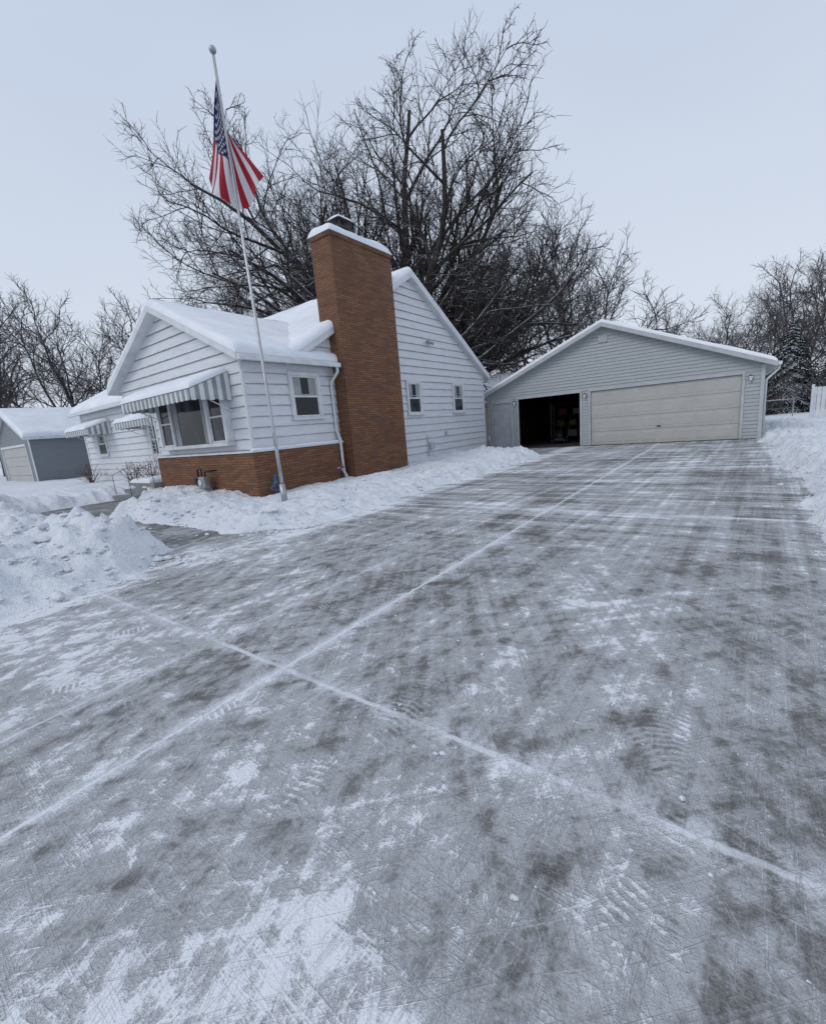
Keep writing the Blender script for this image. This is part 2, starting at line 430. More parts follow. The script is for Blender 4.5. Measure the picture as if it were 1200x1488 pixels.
# snow crumbs
b=B(); ico=bmesh.new(); bmesh.ops.create_icosphere(ico,subdivisions=2,radius=1)
iv=[v.co.copy() for v in ico.verts]; iF=[tuple(v.index for v in f.verts) for f in ico.faces]; ico.free()
for i in range(2000):
    if i<260: x=random.uniform(-5.2,.9); y=random.uniform(.8,9); s=.9
    elif i<650: x=random.gauss(-5.45,.35); y=random.uniform(.3,13); s=2.4
    elif i<900: x=random.gauss(-2.3,1.5); y=abs(random.gauss(2.0,1.5))+.6; s=.9
    elif i<1250: x=random.uniform(-9,-5.3); y=random.uniform(.2,2.6); s=5
    elif i<1450: x=random.uniform(-11,-5.3); y=random.gauss(3.9,.3); s=4
    elif i<1750: x=random.uniform(-8.3,-5.4); y=random.uniform(4,14); s=4.5
    else: x=random.gauss(1.1,.25); y=random.uniform(2,18); s=4
    r=random.choice([.003,.004,.005,.006,.008,.011])*random.uniform(.6,1.2)*s
    a=random.uniform(0,6); sx_,sy_,sz_=random.uniform(.7,1.6),random.uniform(.7,1.3),random.uniform(.35,.8)
    z=max(0,th(x,y)); ph=random.uniform(0,9)
    b.add([(x+(v.x*math.cos(a)-v.y*math.sin(a))*r*sx_*(1+.3*math.sin(v.z*4+ph)),y+(v.x*math.sin(a)+v.y*math.cos(a))*r*sy_*(1+.3*math.sin(v.x*5+ph)),z+(v.z+.4)*r*sz_*(1+.2*math.sin(v.y*5+ph))) for v in iv],iF)
b.make('snow_crumbs',M_snow,smooth=True,fix=False,kind='stuff')

# ------------------------------------------------------------------ building helpers
def clip(poly,za,zb):
    def cut(P,f):
        out=[]
        for i in range(len(P)):
            a,b_=P[i],P[(i+1)%len(P)]; fa,fb=f(a),f(b_)
            if fa>=0: out.append(a)
            if (fa>=0)!=(fb>=0):
                t=fa/(fa-fb); out.append((a[0]+(b_[0]-a[0])*t,a[1]+(b_[1]-a[1])*t))
        return out
    P=cut(poly,lambda p:p[1]-za+1e-9)
    if len(P)<3:return []
    return cut(P,lambda p:zb-p[1]+1e-9)
def siding(b,polys,W,lap,zref,depth,extra=0.0):
    for poly in polys:
        z0=min(p[1] for p in poly);z1=max(p[1] for p in poly)
        k=math.floor((z0-zref)/lap+1e-6)
        while zref+k*lap<z1-1e-4:
            a=zref+k*lap;c=a+lap; P=clip(poly,a,c); k+=1
            if len(P)<3: continue
            jit=depth*random.uniform(.85,1.15)
            b.add([W(s_,extra+jit*(c-z)/lap,z) for s_,z in P],[tuple(range(len(P)))],0)
            zl=min(p[1] for p in P); low=[p[0] for p in P if p[1]<zl+1e-4]
            if len(low)>=2:
                s0,s1=min(low),max(low); oo=jit*(c-zl)/lap
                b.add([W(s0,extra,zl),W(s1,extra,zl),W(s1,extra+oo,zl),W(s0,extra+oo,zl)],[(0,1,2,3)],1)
def params(L,r,n,e0,e1):
    e=[0,.02,.05,.1,.17,.27]
    e=[k*r/.27 for k in e]
    a=[0.] ; 
    if e0: a=list(e)
    z=[L]
    if e1: z=[L-k for k in e[::-1]]
    mid=list(np.linspace(a[-1],z[0],n+1)[1:-1])
    return np.array(a+mid+z)/L
def snow_slab(name,q,t,parent,edges=(1,1,1,1),r=.2,step=.3,seed=0,amp=.25,mat=None):
    q=[Vector(p) for p in q]
    Ls=max((q[1]-q[0]).length,(q[2]-q[3]).length);Lt=max((q[3]-q[0]).length,(q[2]-q[1]).length)
    ps=params(Ls,r,max(2,int(Ls/step)),edges[0],edges[1]);pt=params(Lt,r,max(2,int(Lt/step)),edges[2],edges[3])
    V=[];n=len(ps)
    for tt in pt:
        for s_ in ps:
            p=q[0]*(1-s_)*(1-tt)+q[1]*s_*(1-tt)+q[2]*s_*tt+q[3]*(1-s_)*tt
            f=1
            for fl,dd in((edges[0],s_*Ls),(edges[1],(1-s_)*Ls),(edges[2],tt*Lt),(edges[3],(1-tt)*Lt)):
                if fl: k=min(dd/r,1); f*=math.sqrt(max(0,1-(1-k)**2))
            h=t*f*(1+amp*float(fbm(p.x*1.3+p.z,p.y*1.3,seed+5))+.10*float(vn(p.x*4,p.y*4+p.z*3,seed)))
            V.append((p.x,p.y,p.z+h))
    F=[]
    for j in range(len(pt)-1):
        for i in range(n-1):
            a=j*n+i;F.append((a,a+1,a+1+n,a+n))
    m=len(V)
    for p in q: V.append((p.x,p.y,p.z-.002))
    F.append((m+3,m+2,m+1,m))
    return mesh(name,V,F,mat or M_roofsnow,parent,smooth=True,fix=False)
def slab(name,q,th_,mats,parent,up=Vector((0,0,1))):
    q=[Vector(p) for p in q]; b=B()
    P=[q[0]-up*th_,q[1]-up*th_,q[3]-up*th_,q[2]-up*th_,q[0],q[1],q[3],q[2]]
    b.hexa(P)
    return b.make(name,mats,parent)
def curtains(e,a0,a1,o,zb,zt,W,n):
    b=B()
    for i in range(n):
        b.box(a0+(a1-a0)*i/n,a0+(a1-a0)*(i+1)/n-.0005,o+.002+.004*(i%2),o+.006+.004*(i%2),zb,zt,W=W)
    b.make('curtain',M_curt,e)
def window(parent,W,s0,s1,z0,z1,kind='double',off=.03,curtain=True,name='window'):
    e=sub(name,parent,W((s0+s1)/2,off,z0))
    f=.09;b=B()
    for a in ((s0-f,s0,z0-f*.3,z1+f),(s1,s1+f,z0-f*.3,z1+f),(s0,s1,z1,z1+f)):
        b.box(a[0],a[1],0,off+.045,a[2],a[3],W=W)
    b.make('frame',M_trim,e,bevel=.006)
    b=B(); b.box(s0-f-.03,s1+f+.03,0,off+.10,z0-f*.3-.05,z0-f*.3-.001,W=W); b.box(s0,s1,0,off+.045,z0-.028,z0+.0,W=W)
    b.make('sill',M_trim,e,bevel=.006)
    g_=B(); g_.box(s0+.001,s1-.001,0,off,z0+.001,z1-.001,W=W); g_.make('glass',M_glass,e)
    b=B(); t=.04; zm=(z0+z1)/2
    fr=[(s0,s0+t,z0,z1),(s1-t,s1,z0,z1),(s0+t,s1-t,z0,z0+t),(s0+t,s1-t,z1-t,z1)]
    if kind=='double': fr.append((s0+t,s1-t,zm-.025,zm+.025))
    for a in fr: b.box(a[0],a[1],off+.002,off+.028,a[2],a[3],W=W)
    b.make('sash',M_trim,e,bevel=.004)
    if curtain:
        zc=zm+.03; wd=(s1-s0-2*t)
        curtains(e,s0+t,s0+t+wd*.33,off,zc,z1-t-.001,W,5); curtains(e,s1-t-wd*.33,s1-t,off,zc,z1-t-.001,W,5)
    return e
def awning(parent,x0,x1,yw,zt,proj,zf,val,name='awning',seed=1):
    e=sub(name,parent,((x0+x1)/2,yw-.05,zf))
    b=B(); n=int((x1-x0)/.11); yf=yw-proj
    for i in range(n):
        a=x0+(x1-x0)*i/n;c=x0+(x1-x0)*(i+1)/n; k=i%2
        o=.012*k
        b.hexa([(a,yf,zf+o-.01),(c,yf,zf+o-.01),(a,yw-.04,zt+o-.01),(c,yw-.04,zt+o-.01),(a,yf,zf+o+.004),(c,yf,zf+o+.004),(a,yw-.04,zt+o+.004),(c,yw-.04,zt+o+.004)],k)
        m_=(a+c)/2; zb=zf-val
        P=[(a,zf),(c,zf),(c,zb+.03),((c+m_)/2,zb+.006),(m_,zb),((a+m_)/2,zb+.006),(a,zb+.03)]
        y=yf-.01-.006*k
        b.add([(p[0],y,p[1]) for p in P]+[(p[0],y+.004,p[1]) for p in P],[tuple(range(7)),tuple(range(13,6,-1))]+[(j,(j+1)%7,(j+1)%7+7,j+7) for j in range(7)],k)
    b.make('canopy',[M_trim,M_metal_stripe],e)
    ns=9
    for xx in (x0-.012,x1+.012):
        b=B()
        for i in range(ns):
            f0=i/ns;f1=(i+1)/ns; ya=yf+(yw-.04-yf)*f0;yb=yf+(yw-.04-yf)*f1
            za=zf+(zt-zf)*f0;zb_=zf+(zt-zf)*f1; k=i%2
            lo0=zf-val+.02*(i%2)
            b.hexa([(xx-.005,ya,lo0),(xx+.005,ya,lo0),(xx-.005,yb,lo0),(xx+.005,yb,lo0),(xx-.005,ya,za),(xx+.005,ya,za),(xx-.005,yb,zb_),(xx+.005,yb,zb_)],k)
        b.make('side_panel',[M_trim,M_metal_stripe],e)
    snow_slab('snow_cover',[(x0-.02,yf-.03,zf+.01),(x1+.02,yf-.03,zf+.01),(x1+.02,yw-.05,zt+.01),(x0-.02,yw-.05,zt+.01)],.13,e,r=.12,step=.15,seed=seed,amp=.5)
    for xx in (x0+.05,x1-.05): B().tube([(xx,yw-.02,zf-.5),(xx,yf+.05,zf-.03)],.012,6).make('bracket',M_trim,e)
    return e

# ------------------------------------------------------------------ the house
H=empty('house',(-16,12,0),'white clapboard house with tall orange brick chimney and snowy roofs','house')
HX=-9.0; YF=7.6; YB=18.0; XL=-24.3; EZ=3.35; RY=12.8; RZ=6.30
sl_m=(RZ-EZ)/(RY-YF)
b=B()
siding(b,[[(YF,0),(YB,0),(YB,EZ),(RY,RZ),(YF,EZ)]],WX(HX),.25,1.2,.028)
siding(b,[[(XL,0),(-13.6,0),(-13.6,EZ),(XL,EZ)]],WY(YF),.25,1.2,.028)
b.box(XL,HX-.002,YF+.001,YB,0,EZ,2)
b.add([(XL,YF,EZ),(XL,YB,EZ),(XL,RY,RZ)],[(0,1,2)],2)
b.make('wall',[M_white_sid,M_sid_dark,M_trim],H,fix=False)
WXL=-15.45; WP=-12.25; WZ=4.90; WE=3.35; WY0=6.05
b=B()
siding(b,[[(-13.6,1.2),(HX,1.2),(HX,2.7),(-13.6,2.7)],[(WXL,2.7),(HX,2.7),(HX,WE),(WP,WZ),(WXL,WE)]],WY(WY0),.25,1.2,.028)
siding(b,[[(WY0,1.2),(YF,1.2),(YF,WE),(WY0,WE)]],WX(HX),.25,1.2,.028)
b.box(-13.6,HX-.002,WY0+.001,YF-.001,0,WE,2)
b.box(WXL,-13.602,WY0+.001,WY0+.12,2.62,WE,2)
b.box(WXL,-13.602,WY0+.121,YF-.03,2.9,2.95,2)
b.make('front_wing_wall',[M_white_sid,M_sid_dark,M_trim],H,fix=False)
for q in ((HX-.03,HX+.035,WY0-.035,WY0+.03,1.2,WE-.02),(HX-.03,HX+.035,YB-.09,YB+.02,0.2,EZ-.02),(-13.66,-13.58,WY0-.035,WY0+.0,1.2,2.7),(XL-.03,XL+.09,YF-.035,YF+.0,0.2,EZ-.02)):
    B().box(*q).make('corner_board',M_trim,H)
bz=1.13
B().box(-13.65,HX+.11,WY0-.11,WY0,0,bz).box(HX,HX+.11,WY0+.0,8.88,0,bz).make('brick_wainscot',M_brick,H)
B().box(-13.68,HX+.14,WY0-.14,WY0,bz+.001,bz+.045).box(HX,HX+.14,WY0+.0,8.88,bz+.001,bz+.045).make('ledge',M_trim,H)
snow_slab('ledge_snow',[(HX+.03,WY0-.12,bz+.046),(HX+.13,WY0-.12,bz+.046),(HX+.13,8.87,bz+.046),(HX+.03,8.87,bz+.046)],.045,H,r=.05,step=.2)
C=sub('chimney',H,(-8.9,10.15,0))
b=B(); b.box(-9.28,-8.55,8.9,11.4,0,6.42); b.box(-9.31,-8.52,8.87,11.43,6.42,6.52)
b.make('brick_stack',M_brick,C)
snow_slab('snow_cap',[(-9.33,8.85,6.521),(-8.50,8.85,6.521),(-8.50,11.45,6.521),(-9.33,11.45,6.521)],.24,C,r=.2,step=.12,seed=4,amp=.3)
b=B(); yy=9.75
for dx in(-.2,.2):
    for dy in(-.27,.27): b.box(-8.9+dx-.02,-8.9+dx+.02,yy+dy-.02,yy+dy+.02,6.53,7.0)
b.box(-9.13,-8.67,yy-.31,yy+.31,6.80,6.86)
b.hexa([(-9.17,yy-.36,7.0),(-8.63,yy-.36,7.0),(-9.17,yy+.36,7.0),(-8.63,yy+.36,7.0),(-8.98,yy-.12,7.1),(-8.82,yy-.12,7.1),(-8.98,yy+.12,7.1),(-8.82,yy+.12,7.1)])
b.box(-9.07,-8.73,yy-.24,yy+.24,6.53,6.8)
b.make('chimney_cap',M_iron,C)
snow_slab('cap_snow',[(-9.12,9.45,7.06),(-8.68,9.45,7.06),(-8.68,10.05,7.06),(-9.12,10.05,7.06)],.1,C,r=.15,step=.1)
RF=sub('roof',H,(-16,12.8,EZ))
ov=.30; X1=HX+.22; X0=XL-.3
def zm(y): return EZ+.14+sl_m*(y-YF)
ys0=YF-ov; 
qF=[(X0,ys0,zm(ys0)),(X1,ys0,zm(ys0)),(X1,RY,zm(RY)),(X0,RY,zm(RY))]
yb1=YB+ov
qB=[(X0,RY,zm(RY)),(X1,RY,zm(RY)),(X1,yb1,zm(2*RY-yb1)),(X0,yb1,zm(2*RY-yb1))]
slab('roof_slope',qF,.17,M_trim,RF); slab('roof_slope',qB,.17,M_trim,RF)
up=.003
def raise_(q,d): return [(p[0],p[1],p[2]+d) for p in q]
snow_slab('snow_cover',raise_(qF,up),.18,RF,(1,1,1,0),r=.2,step=.35,seed=2)
snow_slab('snow_cover',raise_(qB,up),.18,RF,(1,1,0,1),r=.2,step=.35,seed=3)
sl_w=(WZ-WE)/(WP-WXL)
def zw(x): return WE+.12+sl_w*(x-WXL) if x<=WP else WE+.12+sl_w*(2*WP-WXL-x)
wx1=-8.72; wx0=2*WP-wx1; wy0=WY0-.28
qR=[(WP,wy0,zw(WP)),(wx1,wy0,zw(wx1)),(wx1,8.86,zw(wx1)),(WP,10.6,zw(WP))]
qL=[(wx0,wy0,zw(wx0)),(WP,wy0,zw(WP)),(WP,10.6,zw(WP)),(wx0,7.9,zw(wx0))]
slab('roof_slope',qR,.15,M_trim,RF); slab('roof_slope',qL,.15,M_trim,RF)
snow_slab('snow_cover',raise_(qR,up),.17,RF,(0,1,1,0),r=.18,step=.3,seed=6)
snow_slab('snow_cover',raise_(qL,up),.17,RF,(1,0,1,0),r=.18,step=.3,seed=7)
zg=zw(wx1)-.16
B().box(wx1,wx1+.11,wy0+.02,8.86,zg,zg+.11).make('gutter',M_trim,H,bevel=.01)
B().box(X0,-15.9,ys0-.11,ys0,zm(ys0)-.17,zm(ys0)-.06).make('gutter',M_trim,H,bevel=.01)
B().tube([(wx1+.055,8.75,zg+.01),(wx1+.05,8.75,zg-.12),(HX+.07,8.72,zg-.38),(HX+.07,8.72,bz+.35),(HX+.17,8.72,bz+.1),(HX+.17,8.72,.35),(HX+.3,8.70,.17)],.042,8).make('downspout',M_trim,H,smooth=True)
window(H,WX(HX),7.38,8.22,1.90,2.92)
window(H,WX(HX),12.3,13.0,1.87,2.88)
window(H,WX(HX),15.35,16.05,1.87,2.88)
window(H,WY(YF),-22.75,-21.9,1.35,2.3)
window(H,WY(YF),-17.6,-16.6,1.2,2.3)
e=sub('picture_window',H,(-11.35,6,1.38))
Wf=WY(WY0); pz0,pz1=1.42,2.66
b=B(); xs_=[-13.0,-12.28,-10.45,-9.72]
for xx in xs_: b.box(xx-.05,xx+.05,0,.20,pz0,pz1,W=Wf)
b.box(-13.05,-9.67,0,.20,pz1,pz1+.1,W=Wf)
b.make('frame',M_trim,e,bevel=.006)
B().box(-13.1,-9.62,0,.26,pz0-.09,pz0-.001,W=Wf).make('sill',M_trim,e,bevel=.01)
for i in range(3): B().box(xs_[i]+.051,xs_[i+1]-.051,0,.14,pz0+.001,pz1-.001,W=Wf).make('glass',M_glass,e)
for i in (0,2):
    b=B(); a,c=xs_[i]+.051,xs_[i+1]-.051
    for q in ((a,a+.04,pz0,pz1),(c-.04,c,pz0,pz1),(a+.04,c-.04,pz0+.001,pz0+.05),(a+.04,c-.04,2.02,2.06)): b.box(q[0],q[1],.142,.17,q[2],q[3],W=Wf)
    b.make('sash',M_trim,e)
for a,c in((-12.2,-11.95),(-10.75,-10.53)): curtains(e,a,c,.139,pz0+.01,pz1-.01,Wf,4)
awning(H,-13.05,-9.5,WY0,3.02,1.0,2.62,.24,seed=8)
awning(H,-18.2,-15.1,YF,2.75,.95,2.42,.22,seed=9)
awning(H,-23.5,-21.1,YF,2.75,.95,2.42,.22,seed=10)
P=sub('porch_post',H,(-14.3,6.1,.35))
b=B()
for dx in(0,.28): b.tube([(-14.3+dx,6.12,.4),(-14.3+dx,6.12,2.62)],.014,6)
for k in range(11):
    z=.42+k*.2; pts=[]
    for j in range(9):
        a=j/8*2*math.pi; pts.append((-14.16+.14*math.sin(a),6.12,z+.2*j/8))
    b.tube(pts,.008,5)
b.make('lattice',M_trim,P,smooth=True)
b=B(); b.box(-15.4,-13.66,5.7,7.55,0,.42); b.box(-14.9,-13.7,5.35,5.7,0,.28); b.box(-14.9,-13.7,5.0,5.35,0,.14)
b.make('front_steps',M_concrete,H)
snow_slab('step_snow',[(-15.4,5.72,.421),(-14.0,5.72,.421),(-14.0,7.5,.421),(-15.4,7.5,.421)],.12,H,r=.15,step=.2)
for xx in(-13.75,-14.85):
    B().tube([(xx,5.1,.15),(xx,5.1,.75),(xx,5.75,1.0),(xx,5.75,.43)],.009,6).make('handrail',M_iron,H)
F_=sub('floodlight',H,(HX,13.75,4.3))
b=B(); b.tube([(HX,13.75,4.35),(HX+.1,13.75,4.35)],.05,10); b.tube([(HX+.06,13.70,4.34),(HX+.2,13.6,4.27)],[.035,.06],10); b.tube([(HX+.06,13.80,4.34),(HX+.2,13.9,4.27)],[.035,.06],10)
b.make('lamp_head',M_metal,F_,smooth=True)
B().box(HX+.03,HX+.12,13.35,13.6,.55,.8).make('wall_vent',M_trim_grey,H,bevel=.01)
B().tube([(HX+.07,13.25,.3),(HX+.07,13.25,1.0),(HX+.02,13.25,1.05)],.02,8).make('conduit',M_trim_grey,H)
B().box(HX+.03,HX+.09,14.5,14.65,1.0,1.12).make('wall_vent',M_trim_grey,H,bevel=.01)

G=empty('gas_meter',(-10.75,5.72,.1),'grey gas meter with pipes on the brick base of the house','gas meter')
B().box(-10.92,-10.66,5.60,5.80,.30,.62).make('meter_body',M_metal,G,bevel=.04)
B().tube([(-10.87,5.7,.6),(-10.87,5.7,.80),(-11.05,5.7,.80),(-11.05,5.72,.05)],.022,8).make('pipe',M_iron,G,smooth=True)
B().tube([(-10.71,5.7,.6),(-10.71,5.7,.74),(-10.55,5.72,.74),(-10.55,5.92,.74)],.022,8).make('pipe',M_iron,G,smooth=True)
B().tube([(-10.79,5.595,.47),(-10.79,5.57,.47)],.075,14).make('dial',M_trim,G)
B().tube([(-11.05,5.66,.5),(-11.05,5.60,.5)],.08,14).make('regulator',M_iron,G)
G=empty('garden_tap',(-8.85,6.35,.2),'wall tap with a blue valve cover on the brick base','tap')
B().tube([(-8.9,6.35,.45),(-8.78,6.35,.45),(-8.74,6.35,.36)],.02,8).make('spout',M_metal,G,smooth=True)
B().tube([(-8.74,6.35,.58),(-8.74,6.30,.33),(-8.74,6.18,.24),(-8.76,6.35,.18),(-8.72,6.5,.24),(-8.74,6.38,.31)],.028,8).make('hose',M_blue,G,smooth=True)
G=empty('garden_pinwheel',(-8.6,8.35,.1),'pink and red garden pinwheel on a thin stake','garden pinwheel')
B().tube([(-8.6,8.35,.0),(-8.6,8.35,.52)],.007,6).make('stake',M_iron,G)
b=B()
for k in range(8):
    a=k/8*2*math.pi; c=Vector((-8.57,8.35,.52)); e1=Vector((0,math.cos(a),math.sin(a))); e2=Vector((0,-math.sin(a),math.cos(a)))
    b.add([c,c+e1*.13+e2*.02,c+e1*.11+e2*.07+Vector((.03,0,0)),c+e2*.03+e1*.03+Vector((.02,0,0))],[(0,1,2,3)],k%2)
b.make('vane',[M_pink,M_red],G)

# ------------------------------------------------------------------ garage
def gable_building(parent,x0,x1,y0,y1,ez,rz,front,mat_s,lap,ov,trim=M_trim_grey,depth=.02,snowt=.13,seed=11):
    xc=(x0+x1)/2
    b=B()
    siding(b,front+[[(x0,2.28),(x1,2.28),(x1,ez),(xc,rz),(x0,ez)]],WY(y0),lap,0,depth)
    siding(b,[[(y0,0),(y1,0),(y1,ez),(y0,ez)]],WX(x1),lap,0,depth)
    t=.12
    for f in front:
        xa=min(p[0] for p in f);xb=max(p[0] for p in f); b.box(xa,xb,y0+.001,y0+t,0,2.28,2)
    b.add([(x0,y0+t,2.28),(x1,y0+t,2.28),(x1,y0+t,ez),(xc,y0+t,rz),(x0,y0+t,ez)],[(0,1,2,3,4)],2)
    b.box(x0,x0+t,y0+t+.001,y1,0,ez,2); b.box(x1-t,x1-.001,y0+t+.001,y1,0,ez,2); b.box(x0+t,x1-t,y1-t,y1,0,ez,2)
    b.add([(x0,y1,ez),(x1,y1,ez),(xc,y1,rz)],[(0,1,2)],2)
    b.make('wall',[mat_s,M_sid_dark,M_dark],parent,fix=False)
    R_=sub('roof',parent,(xc,y0,ez))
    sl=(rz-ez)/(xc-x0); up=.12
    ya,yb=y0-ov,y1+ov
    qL=[(x0-ov,ya,ez+up-sl*ov),(xc,ya,rz+up),(xc,yb,rz+up),(x0-ov,yb,ez+up-sl*ov)]
    qR=[(xc,ya,rz+up),(x1+ov,ya,ez+up-sl*ov),(x1+ov,yb,ez+up-sl*ov),(xc,yb,rz+up)]
    slab('roof_slope',qL,.15,trim,R_);slab('roof_slope',qR,.15,trim,R_)
    snow_slab('snow_cover',raise_(qL,.003),snowt,R_,(1,0,1,1),r=.14,step=.35,seed=seed)
    snow_slab('snow_cover',raise_(qR,.003),snowt,R_,(0,1,1,1),r=.14,step=.35,seed=seed+1)
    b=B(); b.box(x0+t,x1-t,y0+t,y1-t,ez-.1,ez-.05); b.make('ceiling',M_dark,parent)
GA=empty('garage',(-4.25,23,0),'light grey sided garage with one open door and snowy roof','garage')
GY0=19.1;gx0,gx1=-9.3,.8
fr=[[(gx0,0),(-9.08,0),(-9.08,2.28),(gx0,2.28)],[(-8.2,0),(-7.82,0),(-7.82,2.28),(-8.2,2.28)],[(-5.14,0),(-4.72,0),(-4.72,2.28),(-5.14,2.28)],[(.22,0),(gx1,0),(gx1,2.28),(.22,2.28)]]
gable_building(GA,gx0,gx1,GY0,26.5,2.50,4.62,fr,M_gar_sid,.125,.32)
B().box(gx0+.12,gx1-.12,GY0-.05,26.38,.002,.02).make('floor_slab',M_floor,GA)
Wg=WY(GY0)
for l,r,zt in((-9.08,-8.2,2.10),(-7.82,-5.14,2.2),(-4.72,.22,2.2)):
    b=B(); b.box(l-.08,l,-.12,.045,0.02,zt,W=Wg); b.box(r,r+.08,-.12,.045,0.02,zt,W=Wg); b.box(l-.08,r+.08,-.1,.05,zt,2.29,W=Wg)
    b.make('door_trim',M_trim_grey,GA,bevel=.006)
B().box(gx0-.01,gx0+.08,0,.035,0,2.45,W=Wg).make('corner_board',M_trim_grey,GA)
B().box(gx1-.08,gx1+.03,0,.035,0,2.45,W=Wg).make('corner_board',M_trim_grey,GA)
D=sub('garage_door',GA,(-2.25,19.15,.02))
b=B(); x0,x1=-4.72,.22; n=4; hh=2.17/n
for r in range(n):
    z0=.025+r*hh; b.box(x0+.002,x1-.002,-.09,-.03,z0,z0+hh-.010,W=Wg)
    for c in range(8):
        a=x0+.08+c*(x1-x0-.16)/8; wd=(x1-x0-.16)/8-.1
        P=[(a,-.03,z0+.09),(a+wd,-.03,z0+.09),(a,-.03,z0+hh-.1),(a+wd,-.03,z0+hh-.1)]
        i=.03
        Q=[(a+i,-.022,z0+.09+i),(a+wd-i,-.022,z0+.09+i),(a+i,-.022,z0+hh-.1-i),(a+wd-i,-.022,z0+hh-.1-i)]
        P=[Wg(*p) for p in P];Q=[Wg(*p) for p in Q]
        b.add(P+Q,[(4,5,7,6),(0,1,5,4),(1,3,7,5),(3,2,6,7),(2,0,4,6)])
b.box(x0+.002,x1-.002,-.10,-.09,.025,2.19,W=Wg)
b.make('door_panel',M_cream,D)
B().box(-2.32,-2.18,-.028,.0,.62,.66,W=Wg).make('handle',M_iron,D)
B().box(x0,x1,-.095,-.02,.0205,.024,W=Wg).make('rubber_seal',M_iron,D)
D=sub('side_door',GA,(-8.64,19.12,.03))
b=B(); b.box(-9.078,-8.202,-.06,-.02,.03,2.098,W=Wg)
for z0,z1 in((.2,.95),(1.1,1.95)):
    for a in(-8.97,-8.6): b.box(a,a+.28,-.02,-.008,z0,z1,W=Wg)
b.make('door_leaf',M_trim_grey,D,bevel=.008)
B().tube([Wg(-8.28,-.02,1.0),Wg(-8.28,.04,1.0)],[.02,.035],10).make('handle',M_metal,D)
for xx in(-4.93,-7.98,.45):
    L=sub('wall_lamp',GA,(xx,19.05,2.0))
    b=B(); b.box(xx-.04,xx+.04,.02,.05,1.98,2.14,W=Wg); b.box(xx-.01,xx+.01,.05,.10,2.11,2.13,W=Wg); b.tube([Wg(xx,.10,2.12),Wg(xx,.10,2.16)],[.07,.02],8); b.make('lamp_bracket',M_iron,L)
    B().tube([Wg(xx,.10,1.97),Wg(xx,.10,2.12)],[.035,.06],8).make('lamp_glass',M_trim,L)
b=B(); b.box(-4.42,-4.08,.02,.05,4.03,4.28,W=Wg)
for k in range(5): b.box(-4.40,-4.10,.05,.06,4.05+k*.045,4.07+k*.045,W=Wg)
b.make('gable_vent',M_trim_grey,GA)
gz=2.5+.12-.4*.32-.15; B().box(gx1+.32,gx1+.43,18.8,26.8,gz+.03,gz+.14).make('gutter',M_trim,GA,bevel=.01)
B().tube([(gx1+.37,18.95,gz+.05),(gx1+.36,18.95,gz-.08),(gx1+.07,19.2,gz-.4),(gx1+.07,19.2,.3)],.04,8).make('downspout',M_trim,GA,smooth=True)

SY=23.6
e=empty('storage_shelf',(-7,SY,.02),'metal storage shelf loaded with boxes inside the open garage','shelf')
x,y,w_,d_,h_=-7.0,SY,1.6,.5,2.0
for dx in(-w_/2,w_/2-.04):
    for dy in(-d_/2,d_/2-.04): B().box(x+dx,x+dx+.04,y+dy,y+dy+.04,.02,h_).make('upright',M_metal,e)
for k in range(4): B().box(x-w_/2,x+w_/2,y-d_/2,y+d_/2,.2+k*(h_-.3)/3,.23+k*(h_-.3)/3).make('shelf_board',M_darkwood,e)
def crate(x,y,z,s,mat,name,label,cat):
    b=B(); b.box(x-s*.5,x+s*.5,y-s*.4,y+s*.4,z,z+s*.7); b.box(x-s*.53,x+s*.53,y-s*.43,y+s*.43,z+s*.7,z+s*.78)
    b.make(name,mat,bevel=.01,label=label,category=cat)
crate(-7.4,SY,.235,.4,M_card,'cardboard_box','brown cardboard box on the garage shelf','box')
crate(-6.7,SY,.235,.45,M_white_p,'storage_bin','grey storage bin on the lowest garage shelf','bin')
crate(-6.7,SY,.80,.35,M_yel,'storage_bin','yellow storage bin on the garage shelf','bin')
crate(-7.3,SY,.80,.4,M_card,'cardboard_box','brown cardboard box on the garage shelf','box')
crate(-7.2,SY,1.37,.4,M_red,'storage_bin','dark red storage bin on the garage shelf','bin')
crate(-6.5,SY,1.37,.35,M_white_p,'storage_bin','grey storage bin on the upper garage shelf','bin')
crate(-5.9,23.0,.021,.55,M_card,'cardboard_box','brown cardboard box on the garage floor','box')
e=empty('push_mower',(-6.6,21.0,.02),'small dark push mower parked inside the garage','mower')
b=B(); b.box(-6.85,-6.4,20.9,21.5,.14,.28); b.box(-6.75,-6.5,21.05,21.35,.28,.45); b.make('deck',M_iron,e,bevel=.04)
for wx in(-6.9,-6.35):
    for wy in(20.95,21.45): B().tube([(wx-.025,wy,.13),(wx+.025,wy,.13)],.11,14).make('wheel',M_iron,e)
B().tube([(-6.83,21.5,.2),(-6.83,22.1,.95),(-6.42,22.1,.95),(-6.42,21.5,.2)],.014,6).make('handle',M_metal,e)
e=empty('step_ladder',(-5.3,22,.02),'metal step ladder leaning inside the garage','ladder')
for dy in(0,.45): B().tube([(-5.6,21.6+dy,.02),(-5.0,21.6+dy,2.1)],.022,6).make('rail',M_metal,e)
for k in range(7): t=.12+k*.12; B().tube([(-5.6+.6*t,21.6,.02+2.08*t),(-5.6+.6*t,22.05,.02+2.08*t)],.016,6).make('rung',M_metal,e)

